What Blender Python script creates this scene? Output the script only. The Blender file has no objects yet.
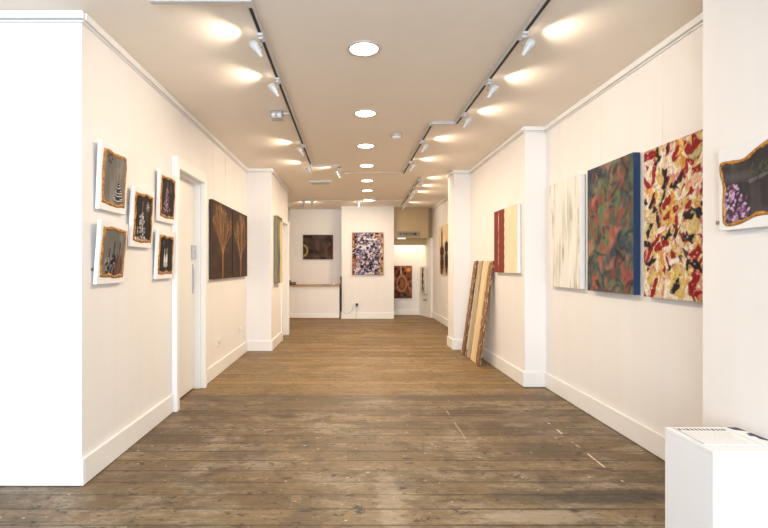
import bpy, bmesh, math, random
import numpy as np
from mathutils import Vector, Matrix
PI = math.pi
R = math.radians
S = bpy.context.scene
COL = S.collection

# ------------------------------------------------------------------ camera
cam_d = bpy.data.cameras.new('camera'); cam = bpy.data.objects.new('camera', cam_d); COL.objects.link(cam)
cam.location = (0, 0, 1.25); cam.rotation_euler = (R(90), 0, 0)
cam_d.sensor_width = 36; cam_d.lens = 480 / 768 * 36
cam_d.shift_x = 34 / 768; cam_d.shift_y = 3 / 768
cam_d.clip_start = .05; cam_d.clip_end = 60
S.camera = cam
# ------------------------------------------------------------------ world, exposure
w = bpy.data.worlds.new('world'); S.world = w; w.use_nodes = True
w.node_tree.nodes['Background'].inputs[0].default_value = (.80, .88, 1, 1)
w.node_tree.nodes['Background'].inputs[1].default_value = .35
S.view_settings.view_transform = 'Standard'; S.view_settings.look = 'None'
S.view_settings.gamma = 1; S.view_settings.use_curve_mapping = False
S.view_settings.exposure = 0.0
CEIL = 2.71
WARM = (1, .80, .57)
DOWN_W = 22.5      # each recessed ceiling lamp
SPOT_W = 10.0      # each track spotlight
DAY_W = 480.0      # daylight through the shop window
d = bpy.data.lights.new('daylight', 'AREA'); d.shape = 'RECTANGLE'; d.size = 5.0; d.size_y = 3.0
d.energy = DAY_W; d.color = (.90, .95, 1)
lo = bpy.data.objects.new('daylight', d); COL.objects.link(lo)
lo.location = (-.4, -5.2, 1.9); lo.rotation_euler = (R(90), 0, 0)

d2 = bpy.data.lights.new('window_sky_light', 'AREA'); d2.shape = 'RECTANGLE'; d2.size = 3.9; d2.size_y = 2.1
d2.energy = 122; d2.color = (.66, .83, 1)
lo2 = bpy.data.objects.new('window_sky_light', d2); COL.objects.link(lo2)
lo2.location = (-.4, -1.78, 1.45); lo2.rotation_euler = (R(97), 0, 0)

# ------------------------------------------------------------------ material helpers
def lin(c):
    return tuple((x / 12.92 if x <= .04045 else ((x + .055) / 1.055) ** 2.4) for x in c)
def hexc(r, g, b): return lin((r / 255, g / 255, b / 255))

class NT:
    def __init__(s, name):
        s.m = bpy.data.materials.new(name); s.m.use_nodes = True
        s.t = s.m.node_tree; s.b = s.t.nodes['Principled BSDF']
    def n(s, typ, **kw):
        x = s.t.nodes.new(typ)
        for k, v in kw.items(): setattr(x, k, v)
        return x
    def l(s, a, b): s.t.links.new(a, b)
    def put(s, sock, v):
        if isinstance(v, bpy.types.NodeSocket): s.l(v, sock)
        else:
            try: sock.default_value = v
            except Exception: sock.default_value = tuple(v) + (1,)
    def math(s, op, a, b=None, c=None, clamp=False):
        x = s.n('ShaderNodeMath', operation=op); x.use_clamp = clamp
        for i, v in enumerate((a, b, c)):
            if v is not None: s.put(x.inputs[i], v)
        return x.outputs[0]
    def mix(s, f, a, b, blend='MIX'):
        x = s.n('ShaderNodeMix', data_type='RGBA', blend_type=blend)
        s.put(x.inputs[0], f); s.put(x.inputs[6], a if isinstance(a, bpy.types.NodeSocket) else tuple(a)[:3] + (1,))
        s.put(x.inputs[7], b if isinstance(b, bpy.types.NodeSocket) else tuple(b)[:3] + (1,)); return x.outputs[2]
    def noise(s, vec, scale, detail=3, rough=.5, dist=0):
        x = s.n('ShaderNodeTexNoise'); s.l(vec, x.inputs['Vector']); x.inputs['Scale'].default_value = scale
        x.inputs['Detail'].default_value = detail; x.inputs['Roughness'].default_value = rough
        x.inputs['Distortion'].default_value = dist; return x.outputs['Fac']
    def comb(s, x, y, z):
        c = s.n('ShaderNodeCombineXYZ')
        for i, v in enumerate((x, y, z)): s.put(c.inputs[i], v)
        return c.outputs[0]
    def ss(s, v, a, b):
        m = s.n('ShaderNodeMapRange', interpolation_type='SMOOTHSTEP')
        s.put(m.inputs[0], v); m.inputs[1].default_value = a; m.inputs[2].default_value = b; return m.outputs[0]
    def bump(s, h, strength=.2, dist=.01):
        b = s.n('ShaderNodeBump'); b.inputs['Strength'].default_value = strength; b.inputs['Distance'].default_value = dist
        s.l(h, b.inputs['Height']); s.l(b.outputs[0], s.b.inputs['Normal'])
    def obj(s): return s.n('ShaderNodeTexCoord').outputs['Object']

def simple(name, col, rough=.5, metal=0, var=.04, scale=12, bump=.05, emit=None, es=0):
    t = NT(name); o = t.obj(); f = t.noise(o, scale, 3)
    dark = tuple(c * (1 - var) for c in col); li = tuple(min(1, c * (1 + var)) for c in col)
    t.l(t.mix(f, dark, li), t.b.inputs['Base Color'])
    t.b.inputs['Roughness'].default_value = rough; t.b.inputs['Metallic'].default_value = metal
    if bump: t.bump(t.noise(o, scale * 6, 2), bump, .004)
    if emit:
        t.b.inputs['Emission Color'].default_value = tuple(emit) + (1,); t.b.inputs['Emission Strength'].default_value = es
    return t.m

def wall_mat(name, col, rough=.6):
    t = NT(name); o = t.obj(); sp = t.n('ShaderNodeSeparateXYZ'); t.l(o, sp.inputs[0])
    patch = t.noise(o, 1.3, 4, .6)
    v = t.comb(t.math('MULTIPLY', sp.outputs[0], 9), t.math('MULTIPLY', sp.outputs[1], 9), t.math('MULTIPLY', sp.outputs[2], .4))
    streak = t.noise(v, 1, 3)
    f = t.math('ADD', t.math('MULTIPLY', patch, .6), t.math('MULTIPLY', streak, .4))
    t.l(t.mix(t.ss(f, .3, .7), tuple(c * .965 for c in col), col), t.b.inputs['Base Color'])
    t.b.inputs['Roughness'].default_value = rough
    t.bump(t.noise(o, 60, 2), .06, .003)
    return t.m

M = {}
M['wall'] = wall_mat('white_wall_paint', (.835, .81, .79))
M['ceiling'] = wall_mat('ceiling_paint', (.89, .805, .70), .8)
M['beige'] = wall_mat('beige_bulkhead', hexc(190, 166, 128))  # one darker tan for the whole bulkhead and lintel
M['trim'] = simple('white_gloss_trim', (.84, .83, .81), .35, var=.02)
M['door'] = simple('white_door_paint', (.80, .78, .74), .4, var=.02)
M['white'] = simple('white_plastic', (.80, .80, .79), .4)
M['plinth'] = simple('white_plinth_paint', (.84, .845, .86), .45, var=.015, scale=5)
M['black'] = simple('black_plastic', (.02, .02, .022), .4)
M['slot'] = simple('dark_track_slot', (.012, .011, .01), .6)
M['steel'] = simple('brushed_steel', (.45, .45, .46), .35, metal=.9)
M['chrome'] = simple('pale_chrome', (.75, .75, .76), .2, metal=.8)
M['canvas'] = simple('white_canvas', (.82, .81, .80), .7, scale=40)
M['bluecanvas'] = simple('navy_painted_edge', hexc(20, 52, 92), .6)
M['darkcanvas'] = simple('dark_brown_edge', hexc(62, 44, 34), .6)
M['tealcanvas'] = simple('grey_green_edge', hexc(122, 118, 96), .6, var=.2, scale=20)
M['wire'] = simple('pale_nylon_wire', (.78, .76, .73), .5)
M['paper'] = simple('white_paper', (.86, .86, .86), .6, var=.01)
M['ink'] = simple('black_ink', (.02, .02, .025), .6)
M['navy'] = simple('navy_ink', hexc(38, 40, 84), .5)
M['greyline'] = simple('grey_ink', (.33, .33, .36), .6)
M['wood'] = simple('pale_counter_wood', hexc(176, 132, 84), .4, var=.2, scale=8)
M['kick'] = simple('brown_kick_wood', hexc(150, 104, 60), .5, var=.2)
M['glow'] = simple('lamp_lens_glow', (1, 1, 1), .3, emit=(1, .93, .80), es=14)
M['bulb'] = simple('spot_bulb_glow', (1, 1, 1), .3, emit=(1, .90, .72), es=5)
M['ring'] = simple('pale_lamp_trim', (.60, .55, .48), .35, metal=.3)
M['trackwhite'] = simple('off_white_track', (.56, .54, .51), .45)
M['headwhite'] = simple('grey_white_lamp_head', (.60, .60, .60), .3)
M['signpanel'] = simple('grey_green_sign', hexc(142, 134, 112), .5)

def gold_mat():
    t = NT('ochre_gilt_border'); o = t.obj(); f = t.noise(o, 60, 4, .6)
    t.l(t.mix(t.ss(f, .35, .65), hexc(128, 78, 22), hexc(196, 136, 52)), t.b.inputs['Base Color'])
    t.b.inputs['Roughness'].default_value = .45; t.bump(f, .5, .004); return t.m
M['gold'] = gold_mat()
def paint_mat():
    t = NT('painted_colours'); a = t.n('ShaderNodeAttribute'); a.attribute_name = 'Col'
    t.l(a.outputs['Color'], t.b.inputs['Base Color']); t.b.inputs['Roughness'].default_value = .7; t.b.inputs['Specular IOR Level'].default_value = .25
    t.bump(t.noise(t.obj(), 45, 5, .7), .35, .004); return t.m
M['paint'] = paint_mat()
def plank_mat(name, a, b, fl):
    t = NT(name); o = t.obj(); sp = t.n('ShaderNodeSeparateXYZ'); t.l(o, sp.inputs[0])
    v = t.comb(t.math('MULTIPLY', sp.outputs[0], 30), t.math('MULTIPLY', sp.outputs[1], 30), t.math('MULTIPLY', sp.outputs[2], 2.2))
    g = t.noise(v, 1, 4, .6, .6)
    c = t.mix(t.ss(g, .3, .7), a, b)
    v2 = t.comb(t.math('MULTIPLY', sp.outputs[0], 40), t.math('MULTIPLY', sp.outputs[1], 40), t.math('MULTIPLY', sp.outputs[2], 14))
    f = t.noise(v2, 1, 3, .6)
    c = t.mix(t.math('MULTIPLY', t.ss(f, .57, .62), fl), c, hexc(225, 210, 185))
    t.l(c, t.b.inputs['Base Color']); t.b.inputs['Roughness'].default_value = .7; t.bump(g, .3, .004); return t.m

def floor_mat():
    t = NT('worn_pine_floorboards'); o = t.obj(); sp = t.n('ShaderNodeSeparateXYZ'); t.l(o, sp.inputs[0])
    x, y = sp.outputs[0], sp.outputs[1]
    PW = .155
    yy = t.math('ADD', t.math('DIVIDE', y, PW), .010)
    row = t.math('FLOOR', yy); fy = t.math('FRACT', yy)
    wn = t.n('ShaderNodeTexWhiteNoise', noise_dimensions='1D'); t.l(row, wn.inputs['W']); rr = wn.outputs['Value']
    xx = t.math('DIVIDE', t.math('ADD', x, t.math('MULTIPLY', rr, 7)), 2.7)
    colm = t.math('FLOOR', xx); fx = t.math('FRACT', xx)
    wn2 = t.n('ShaderNodeTexWhiteNoise', noise_dimensions='2D'); t.l(t.comb(row, colm, 0), wn2.inputs['Vector'])
    tone = wn2.outputs['Value']
    def V(sx, sy, sz=7): return t.comb(t.math('MULTIPLY', x, sx), t.math('MULTIPLY', y, sy), t.math('MULTIPLY', tone, sz))
    def W(sx, sy, off=0): return t.comb(t.math('ADD', t.math('MULTIPLY', x, sx), off), t.math('MULTIPLY', y, sy), off)
    grain = t.noise(V(2.2, 55), 1, 5, .65, .5)
    fine = t.noise(V(9, 190), 1, 3, .6)
    big = t.noise(W(.8, 1.1), 1, 3, .5)
    far = t.ss(y, 4.58, 4.85)
    cA = t.mix(tone, hexc(96, 76, 50), hexc(136, 114, 82))
    cB = t.mix(tone, hexc(118, 90, 46), hexc(152, 121, 68))
    c = t.mix(far, cA, cB)  # far boards more golden: partly their own tone, partly painted-in light
    fall = t.math('SUBTRACT', 1, t.math('MULTIPLY', far, .48))
    # grey bleached wear with part of the daylight's greying painted in, mostly at front
    gw = t.noise(W(1.9, 3.4, 3), 1, 7, .74, .3)
    c = t.mix(t.math('MULTIPLY', t.ss(gw, .46, .62), t.math('MULTIPLY', fall, .55)), c, hexc(174, 160, 138))
    c = t.mix(t.math('MULTIPLY', t.ss(grain, .42, .64), .32), c, hexc(94, 74, 50))
    c = t.mix(t.math('MULTIPLY', t.ss(fine, .48, .70), .22), c, hexc(66, 50, 36))
    # broad dark dirt
    s1 = t.noise(W(1.9, 3.3, 11), 1, 8, .76, .4)
    c = t.mix(t.math('MULTIPLY', t.ss(s1, .48, .60), t.math('MULTIPLY', fall, .55)), c, hexc(66, 52, 38))
    s2 = t.noise(W(6, 12, 5), 1, 6, .7, .6)
    c = t.mix(t.math('MULTIPLY', t.ss(s2, .585, .65), t.math('MULTIPLY', fall, .9)), c, hexc(50, 40, 32))
    s3 = t.noise(W(13, 22, 29), 1, 5, .68, .6)
    c = t.mix(t.math('MULTIPLY', t.ss(s3, .585, .65), .8), c, hexc(44, 35, 26))
    mo = t.noise(W(22, 50, 9), 1, 4, .7)
    c = t.mix(t.math('MULTIPLY', t.ss(mo, .44, .64), .42), c, hexc(84, 64, 42))
    # pale paint spatter
    s4 = t.noise(W(15, 24, 41), 1, 4, .65)
    c = t.mix(t.math('MULTIPLY', t.ss(s4, .66, .70), t.math('MULTIPLY', fall, .7)), c, hexc(226, 216, 200))
    # knots
    vo = t.n('ShaderNodeTexVoronoi'); t.l(W(2.3, 5.2, 2), vo.inputs['Vector']); vo.inputs['Scale'].default_value = 1
    c = t.mix(t.math('MULTIPLY', t.math('SUBTRACT', 1, t.ss(vo.outputs['Distance'], .05, .11)), .75), c, hexc(50, 36, 26))
    # dark trodden strip of boards where the two floors meet
    strip = t.math('MULTIPLY', t.ss(y, 4.46, 4.56), t.math('SUBTRACT', 1, t.ss(y, 4.66, 4.70)))
    c = t.mix(t.math('MULTIPLY', strip, .5), c, hexc(74, 56, 40))
    # stain patches and broad darker bands with own place
    def blob(cx, cy, rx, ry, col, amt, c, ns=9):
        dx = t.math('DIVIDE', t.math('SUBTRACT', x, cx), rx); dy = t.math('DIVIDE', t.math('SUBTRACT', y, cy), ry)
        r = t.math('SQRT', t.math('ADD', t.math('MULTIPLY', dx, dx), t.math('MULTIPLY', dy, dy)))
        nn = t.noise(W(ns, ns * 2, cx * 5), 1, 4, .7)
        m = t.math('SUBTRACT', 1, t.ss(t.math('ADD', r, t.math('MULTIPLY', t.math('SUBTRACT', nn, .5), 2.2)), .6, 1.15))
        return t.mix(t.math('MULTIPLY', m, amt), c, col)
    c = blob(1.32, 3.80, .12, .05, hexc(160, 154, 140), .6, c, 14)
    c = blob(1.1, 4.0, .75, .35, hexc(74, 56, 38), .45, c, 6)
    c = blob(-.2, 4.3, 1.2, .18, hexc(80, 62, 42), .4, c, 5)
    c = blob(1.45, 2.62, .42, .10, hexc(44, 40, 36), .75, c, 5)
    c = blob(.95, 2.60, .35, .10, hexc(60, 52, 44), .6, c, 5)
    c = blob(-.75, 3.20, .30, .12, hexc(70, 58, 46), .5, c, 6)
    c = blob(.95, 2.40, .30, .08, hexc(176, 164, 146), .4, c, 12)
    c = blob(.22, 2.55, .08, .40, hexc(186, 172, 150), .3, c, 9)
    def dash(px, y0, y1, wd, amt, c):
        m = t.math('MULTIPLY', t.math('LESS_THAN', t.math('ABSOLUTE', t.math('SUBTRACT', x, px)), wd),
                   t.math('MULTIPLY', t.math('GREATER_THAN', y, y0), t.math('LESS_THAN', y, y1)))
        nn = t.ss(t.noise(W(1, 9, px), 1, 2), .44, .52)
        return t.mix(t.math('MULTIPLY', t.math('MULTIPLY', m, nn), amt), c, hexc(216, 202, 178))
    c = dash(1.59, 2.75, 3.9, .007, .85, c)
    c = dash(.84, 3.3, 4.4, .006, .3, c)
    # gaps between boards and at butt joints
    gy = t.math('MINIMUM', fy, t.math('SUBTRACT', 1, fy))
    gn = t.noise(W(2.5, 1, 17), 1, 3)
    gwid = t.math('ADD', .020, t.math('MULTIPLY', t.ss(gn, .4, .65), .026))
    gap = t.math('LESS_THAN', gy, gwid)
    gx = t.math('MULTIPLY', t.math('LESS_THAN', fx, .0012), .5)
    g = t.math('MAXIMUM', gap, gx)
    c = t.mix(t.math('MULTIPLY', g, t.math('SUBTRACT', .82, t.math('MULTIPLY', far, .35))), c, hexc(34, 25, 18))
    t.l(c, t.b.inputs['Base Color'])
    rg = t.math('ADD', .42, t.math('MULTIPLY', grain, .25)); t.l(rg, t.b.inputs['Roughness'])
    h = t.math('SUBTRACT', t.math('ADD', t.math('MULTIPLY', grain, .25), t.math('MULTIPLY', tone, .15)), g)
    t.bump(h, .35, .006)
    return t.m
M['floor'] = floor_mat()

# ------------------------------------------------------------------ mesh helpers
def tag(o, label=None, cat=None, group=None, kind=None):
    if label: o['label'] = label
    if cat: o['category'] = cat
    if group: o['group'] = group
    if kind: o['kind'] = kind
    return o
def box(bm, x0, y0, z0, x1, y1, z1, mi=0, mat=None):
    vs = [Vector(p) for p in ((x0, y0, z0), (x1, y0, z0), (x1, y1, z0), (x0, y1, z0), (x0, y0, z1), (x1, y0, z1), (x1, y1, z1), (x0, y1, z1))]
    if mat: vs = [mat @ v for v in vs]
    vs = [bm.verts.new(v) for v in vs]
    for q in ((0, 3, 2, 1), (4, 5, 6, 7), (0, 1, 5, 4), (1, 2, 6, 5), (2, 3, 7, 6), (3, 0, 4, 7)):
        f = bm.faces.new([vs[i] for i in q]); f.material_index = mi
def lathe(bm, prof, seg=24, mat=None, mi=0):      # prof: (r, z)
    rings = []
    for r, z in prof:
        ring = []
        for i in range(seg):
            a = 2 * PI * i / seg; v = Vector((r * math.cos(a), r * math.sin(a), z))
            ring.append(bm.verts.new(mat @ v if mat else v))
        rings.append(ring)
    for a, b in zip(rings, rings[1:]):
        for i in range(seg):
            j = (i + 1) % seg; f = bm.faces.new((a[i], a[j], b[j], b[i])); f.material_index = mi; f.smooth = True
    f = bm.faces.new(list(reversed(rings[0]))); f.material_index = mi
    f = bm.faces.new(rings[-1]); f.material_index = mi
def tube(bm, pts, r, seg=8, mi=0):
    pts = [Vector(p) for p in pts]; rings = []
    for i, p in enumerate(pts):
        dd = (pts[min(i + 1, len(pts) - 1)] - pts[max(i - 1, 0)]).normalized()
        up = Vector((0, 0, 1)) if abs(dd.z) < .9 else Vector((1, 0, 0))
        a = dd.cross(up).normalized(); b = dd.cross(a)
        rings.append([bm.verts.new(p + r * (math.cos(2 * PI * k / seg) * a + math.sin(2 * PI * k / seg) * b)) for k in range(seg)])
    for A, B in zip(rings, rings[1:]):
        for i in range(seg):
            j = (i + 1) % seg; f = bm.faces.new((A[i], A[j], B[j], B[i])); f.smooth = True; f.material_index = mi
    bm.faces.new(rings[0]); bm.faces.new(list(reversed(rings[-1])))
def obj(name, bm, mats, parent=None, bevel=0, loc=None, rot=None):
    me = bpy.data.meshes.new(name); bmesh.ops.recalc_face_normals(bm, faces=bm.faces); bm.to_mesh(me); bm.free()
    for m in (mats if isinstance(mats, (list, tuple)) else [mats]): me.materials.append(m)
    o = bpy.data.objects.new(name, me); COL.objects.link(o)
    if parent: o.parent = parent
    if loc: o.location = loc
    if rot: o.rotation_euler = rot
    if bevel:
        b = o.modifiers.new('bevel', 'BEVEL'); b.width = bevel; b.segments = 2; b.limit_method = 'ANGLE'
    return o
def empty(name, loc=(0, 0, 0), rot=(0, 0, 0)):
    o = bpy.data.objects.new(name, None); COL.objects.link(o); o.location = loc; o.rotation_euler = rot; o.empty_display_size = .05
    return o
def struct(name, bm, m, parent=None, bevel=0):
    o = obj(name, bm, m, parent, bevel); o['kind'] = 'structure'; return o
def boxes(lst):
    bm = bmesh.new()
    for b in lst: box(bm, *b)
    return bm

# ------------------------------------------------------------------ structure
XL, XR = -1.5375, 2.04
XM, XP = 1.82, 1.83           # middle right wall, near right pier
YB, YC = 12.2, 11.58          # back wall, projecting back section
YE0, YE1, XE = 7.13, 9.03, -1.17
struct('floor', boxes([(-2.75, -1.75, -.1, 2.3, 12.9, 0)]), M['floor'])
struct('ceiling', boxes([(-2.75, -1.75, CEIL, 2.3, 12.9, CEIL + .1)]), M['ceiling'])
D0, D1, DH = 4.20, 4.94, 2.11
E0, E1, EH = 8.15, 8.83, 2.02
struct('wall_left', boxes([
    (-2.75, -1.65, 0, -2.6, 2.75, CEIL),
    (-2.75, 2.75, 0, XL, D0, CEIL), (-1.75, D0, DH, XL, D1, CEIL), (-1.75, D1, 0, XL, YE0, CEIL),
    (-1.75, D0, 0, -1.66, D1, DH),
    (-1.75, YE0, 0, XE, E0, CEIL), (-1.75, E0, EH, XE, E1, CEIL), (-1.75, E1, 0, XE, YE1, CEIL), (-1.75, E0, 0, -1.30, E1, EH),
    (-1.75, YE1, 0, XL, YB, CEIL)]), M['wall'])
struct('wall_right', boxes([
    (XP, -1.65, 0, 2.2, 2.49, CEIL), (XR, 2.49, 0, 2.2, 5.0, CEIL), (XM, 5.0, 0, 2.2, 7.25, CEIL),
    (1.565, 7.25, 0, 2.2, 7.66, CEIL), (XR, 7.66, 0, 2.2, 12.6, CEIL)]), M['wall'])
wb = bmesh.new()
for b in [(XL - .2, YB, 0, -.205, YB + .15, CEIL), (-.205, YC, 0, 1.06, YB + .15, CEIL), (.9, 12.5, 0, 2.2, 12.65, CEIL),
          (.9, YB, 0, 1.06, 12.6, CEIL)]: box(wb, *b)
struct('wall_back', wb, M['wall'])
# header over the alcove: upper bulkhead, lower lintel behind it, and the slanting side
hb = bmesh.new()
box(hb, 1.06, 11.78, 1.97, 1.93, 12.06, CEIL); box(hb, 1.93, 11.95, 1.97, XR, 12.06, CEIL); box(hb, 1.06, 12.06, 1.80, 1.93, 12.14, 2.3)
struct('wall_alcove', hb, M['beige'])
sb = bmesh.new()
vs = [sb.verts.new(p) for p in ((1.985, 11.80, 0), (1.80, 12.5, 0), (XR, 12.5, 0), (XR, 11.80, 0), (1.985, 11.80, 1.97), (1.80, 12.5, 1.97), (XR, 12.5, 1.97), (XR, 11.80, 1.97))]
for q in ((0, 1, 2, 3), (4, 5, 6, 7), (0, 1, 5, 4), (1, 2, 6, 5), (2, 3, 7, 6), (3, 0, 4, 7)): sb.faces.new([vs[i] for i in q])
struct('wall_alcove', sb, M['wall'])
struct('wall_front', boxes([(-2.6, -1.75, 0, XP, -1.65, .3), (-2.6, -1.75, 2.6, XP, -1.65, CEIL), (-2.6, -1.75, .3, -2.45, -1.65, 2.6), (1.62, -1.75, .3, XP, -1.65, 2.6)]), M['wall'])
wf = struct('window_1', boxes([(-2.45, -1.72, .3, 1.62, -1.66, .36), (-2.45, -1.72, 2.54, 1.62, -1.66, 2.6), (-2.45, -1.72, .36, -2.39, -1.66, 2.54), (1.56, -1.72, .36, 1.62, -1.66, 2.54)]), M['trim'])

def runs(name, segs, z0, z1, t, m, bevel=.004):
    """segs: (axis, fixed, a, b, sign) a strip of thickness t standing off the wall towards sign"""
    bm = bmesh.new()
    for ax, fx, a, b, s in segs:
        lo_, hi_ = min(fx, fx + s * t), max(fx, fx + s * t)
        if ax == 'x': box(bm, lo_, a, z0, hi_, b, z1)       # wall plane x = fx, running in y
        else: box(bm, a, lo_, z0, b, hi_, z1)
    return struct(name, bm, m, bevel=bevel)
T = .02
left = [('y', 2.75, -2.6, XL + T, -1), ('x', XL, 2.75, D0 - .07, 1), ('x', XL, D1 + .07, YE0, 1), ('y', YE0, XL, XE + T, -1), ('x', XE, YE0, E0 - .07, 1)]
leftc = [('y', 2.75, -2.6, XL + T, -1), ('x', XL, 2.75, YE0, 1), ('y', YE0, XL, XE + T, -1), ('x', XE, YE0, YE1, 1)]
right = [('x', XR, 2.49, 5.0, -1), ('y', 5.0, XM - T, XR, -1), ('x', XM, 5.0, 7.25, -1), ('y', 7.25, 1.565 - T, XM, -1), ('x', 1.565, 7.25, 7.66, -1), ('x', XR, 7.66, 11.8, -1), ('x', XP, -1.6, 2.49, -1)]
back = [('y', YC, -.205, 1.06, -1), ('y', YB, XL, -.205, -1), ('y', 12.5, 1.06, 1.80, -1)]
runs('baseboard_left', left, .004, .155, T, M['trim'])
runs('baseboard_right', right, .004, .155, T, M['trim'])
runs('baseboard_back', back, .004, .15, T, M['trim'])
runs('trim_1', leftc, CEIL - .045, CEIL, .028, M['trim'], .008)
runs('trim_2', right, CEIL - .045, CEIL, .028, M['trim'], .008)
runs('trim_3', back[:2], CEIL - .04, CEIL, .022, M['trim'], .006)
# picture rail strips just under the cornice
runs('trim_4', leftc, CEIL - .062, CEIL - .052, .018, M['trim'], .002)
runs('trim_5', right, CEIL - .062, CEIL - .052, .018, M['trim'], .002)
runs('trim_6', [('y', YB, XL, -.205, -1)], 2.60, 2.62, .018, M['trim'], .002)

# door 1 (left wall)
dr = empty('door_1', (-1.62, D0, 0)); dr['kind'] = 'structure'
def rel(o, p): o.matrix_parent_inverse = Matrix.Translation(-Vector(p.location)); return o
leaf = rel(struct('door_leaf', boxes([(-1.64, D0 + .004, .015, -1.60, D1 - .004, DH - .004)]), M['door'], dr, .003), dr)
fr = bmesh.new()
box(fr, XL, D0 - .07, 0, -1.4875, D0, DH + .1); box(fr, XL, D1, 0, -1.4875, D1 + .07, DH + .1); box(fr, XL, D0, DH, -1.4875, D1, DH + .1)
box(fr, -1.655, D0 - .001, 0, XL + .002, D0 + .012, DH); box(fr, -1.655, D1 - .012, 0, XL + .002, D1 + .001, DH)
box(fr, -1.655, D0, DH - .012, XL + .002, D1, DH + .001)
rel(struct('door_frame', fr, M['trim'], dr, .006), dr)
hk = bmesh.new(); box(hk, -1.60, 4.835, 1.33, -1.572, 4.89, 1.47)
for i in range(3):
    for j in range(3): box(hk, -1.573, 4.842 + i * .015, 1.35 + j * .033, -1.568, 4.852 + i * .015, 1.372 + j * .033)
rel(struct('keypad_lock', hk, M['steel'], dr, .004), dr)
hp = bmesh.new(); box(hp, -1.60, 4.865, .98, -1.594, 4.89, 1.28); box(hp, -1.596, 4.872, 1.02, -1.586, 4.882, 1.24)
rel(struct('pull_handle', hp, M['steel'], dr), dr)
# door 2 (left, further back)
dr2 = empty('door_2', (-1.25, E0, 0)); dr2['kind'] = 'structure'
rel(struct('door_leaf', boxes([(-1.29, E0 + .004, .012, -1.25, E1 - .004, EH - .004)]), M['door'], dr2, .003), dr2)
f2 = bmesh.new()
box(f2, XE, E0 - .07, 0, XE + .03, E0, EH + .07); box(f2, XE, E1, 0, XE + .045, E1 + .08, EH + .07); box(f2, XE, E0, EH, XE + .03, E1, EH + .07)
box(f2, XE - .1, E1 - .012, 0, XE, E1, EH)
rel(struct('door_frame', f2, M['trim'], dr2, .005), dr2)

# ------------------------------------------------------------------ painting engine
class Art:
    def __init__(s, W, H, n, base, seed=1):
        s.W, s.H = W, H; s.nx = max(8, int(round(n * W / max(W, H)))); s.ny = max(8, int(round(n * H / max(W, H))))
        u = np.linspace(0, W, s.nx); v = np.linspace(0, H, s.ny); s.u, s.v = np.meshgrid(u, v)
        s.a = np.zeros((s.ny, s.nx, 3)); s.a[:] = np.array(base) / 255; s.rng = np.random.RandomState(seed)
    def noise(s, sx, sy, octv=4, seed=0):
        r = np.random.RandomState(seed + 77); out = np.zeros_like(s.u); amp = 1; tot = 0
        for o in range(octv):
            gx, gy = int(s.W * sx * 2 ** o) + 3, int(s.H * sy * 2 ** o) + 3; g = r.rand(gy, gx)
            x = s.u * sx * 2 ** o; y = s.v * sy * 2 ** o
            xi = np.minimum(x.astype(int), gx - 2); yi = np.minimum(y.astype(int), gy - 2); fx = x - xi; fy = y - yi
            fx = fx * fx * (3 - 2 * fx); fy = fy * fy * (3 - 2 * fy)
            out += amp * ((g[yi, xi] * (1 - fx) + g[yi, xi + 1] * fx) * (1 - fy) + (g[yi + 1, xi] * (1 - fx) + g[yi + 1, xi + 1] * fx) * fy)
            tot += amp; amp *= .55
        return out / tot
    def lay(s, m, col):
        m = np.clip(m, 0, 1)[..., None]; s.a = s.a * (1 - m) + m * np.array(col) / 255
    def th(s, f, a, b): return np.clip((f - a) / (b - a), 0, 1)
    def stroke(s, x, y, ln, wd, ang, col, amt=1, curve=0, rough=.25):
        c, q = math.cos(ang), math.sin(ang); dx, dy = s.u - x, s.v - y
        p = dx * c + dy * q; t = -dx * q + dy * c + curve * p * p
        n = s.rng.rand() * 6
        e = rough * wd * .5 * np.sin(p * 90 + n * 7) + rough * .5 * wd * np.sin(p * 37 + n)
        m = np.clip((wd / 2 + e - np.abs(t)) / (wd * .12 + .001), 0, 1) * np.clip((ln / 2 + .4 * wd * np.sin(t * 60 + n) - np.abs(p)) / (wd * .15 + .001), 0, 1)
        tex = .95 + .05 * np.sin(t / max(wd, 1e-4) * 9 + n)
        s.lay(m * amt, np.array(col) * 1.0); s.a *= (1 - (m * amt * (1 - tex))[..., None])
    def line(s, x0, y0, x1, y1, wd, col, amt=1):
        dx, dy = x1 - x0, y1 - y0; L2 = dx * dx + dy * dy + 1e-9
        t = np.clip(((s.u - x0) * dx + (s.v - y0) * dy) / L2, 0, 1)
        dd = np.hypot(s.u - x0 - t * dx, s.v - y0 - t * dy)
        px = s.W / s.nx
        s.lay(np.clip((wd / 2 - dd) / px + .5, 0, 1) * amt, col)
    def blur(s, n=1):
        for _ in range(n):
            p = np.pad(s.a, ((1, 1), (1, 1), (0, 0)), 'edge'); s.a = (p[:-2, 1:-1] + p[2:, 1:-1] + p[1:-1, :-2] + p[1:-1, 2:] + 2 * p[1:-1, 1:-1]) / 6
    def ell(s, x, y, rx, ry, col, amt=1, soft=.2, ang=0):
        c, q = math.cos(ang), math.sin(ang); dx, dy = s.u - x, s.v - y
        r = np.hypot((dx * c + dy * q) / rx, (-dx * q + dy * c) / ry); s.lay(np.clip((1 - r) / soft, 0, 1) * amt, col)

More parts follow.
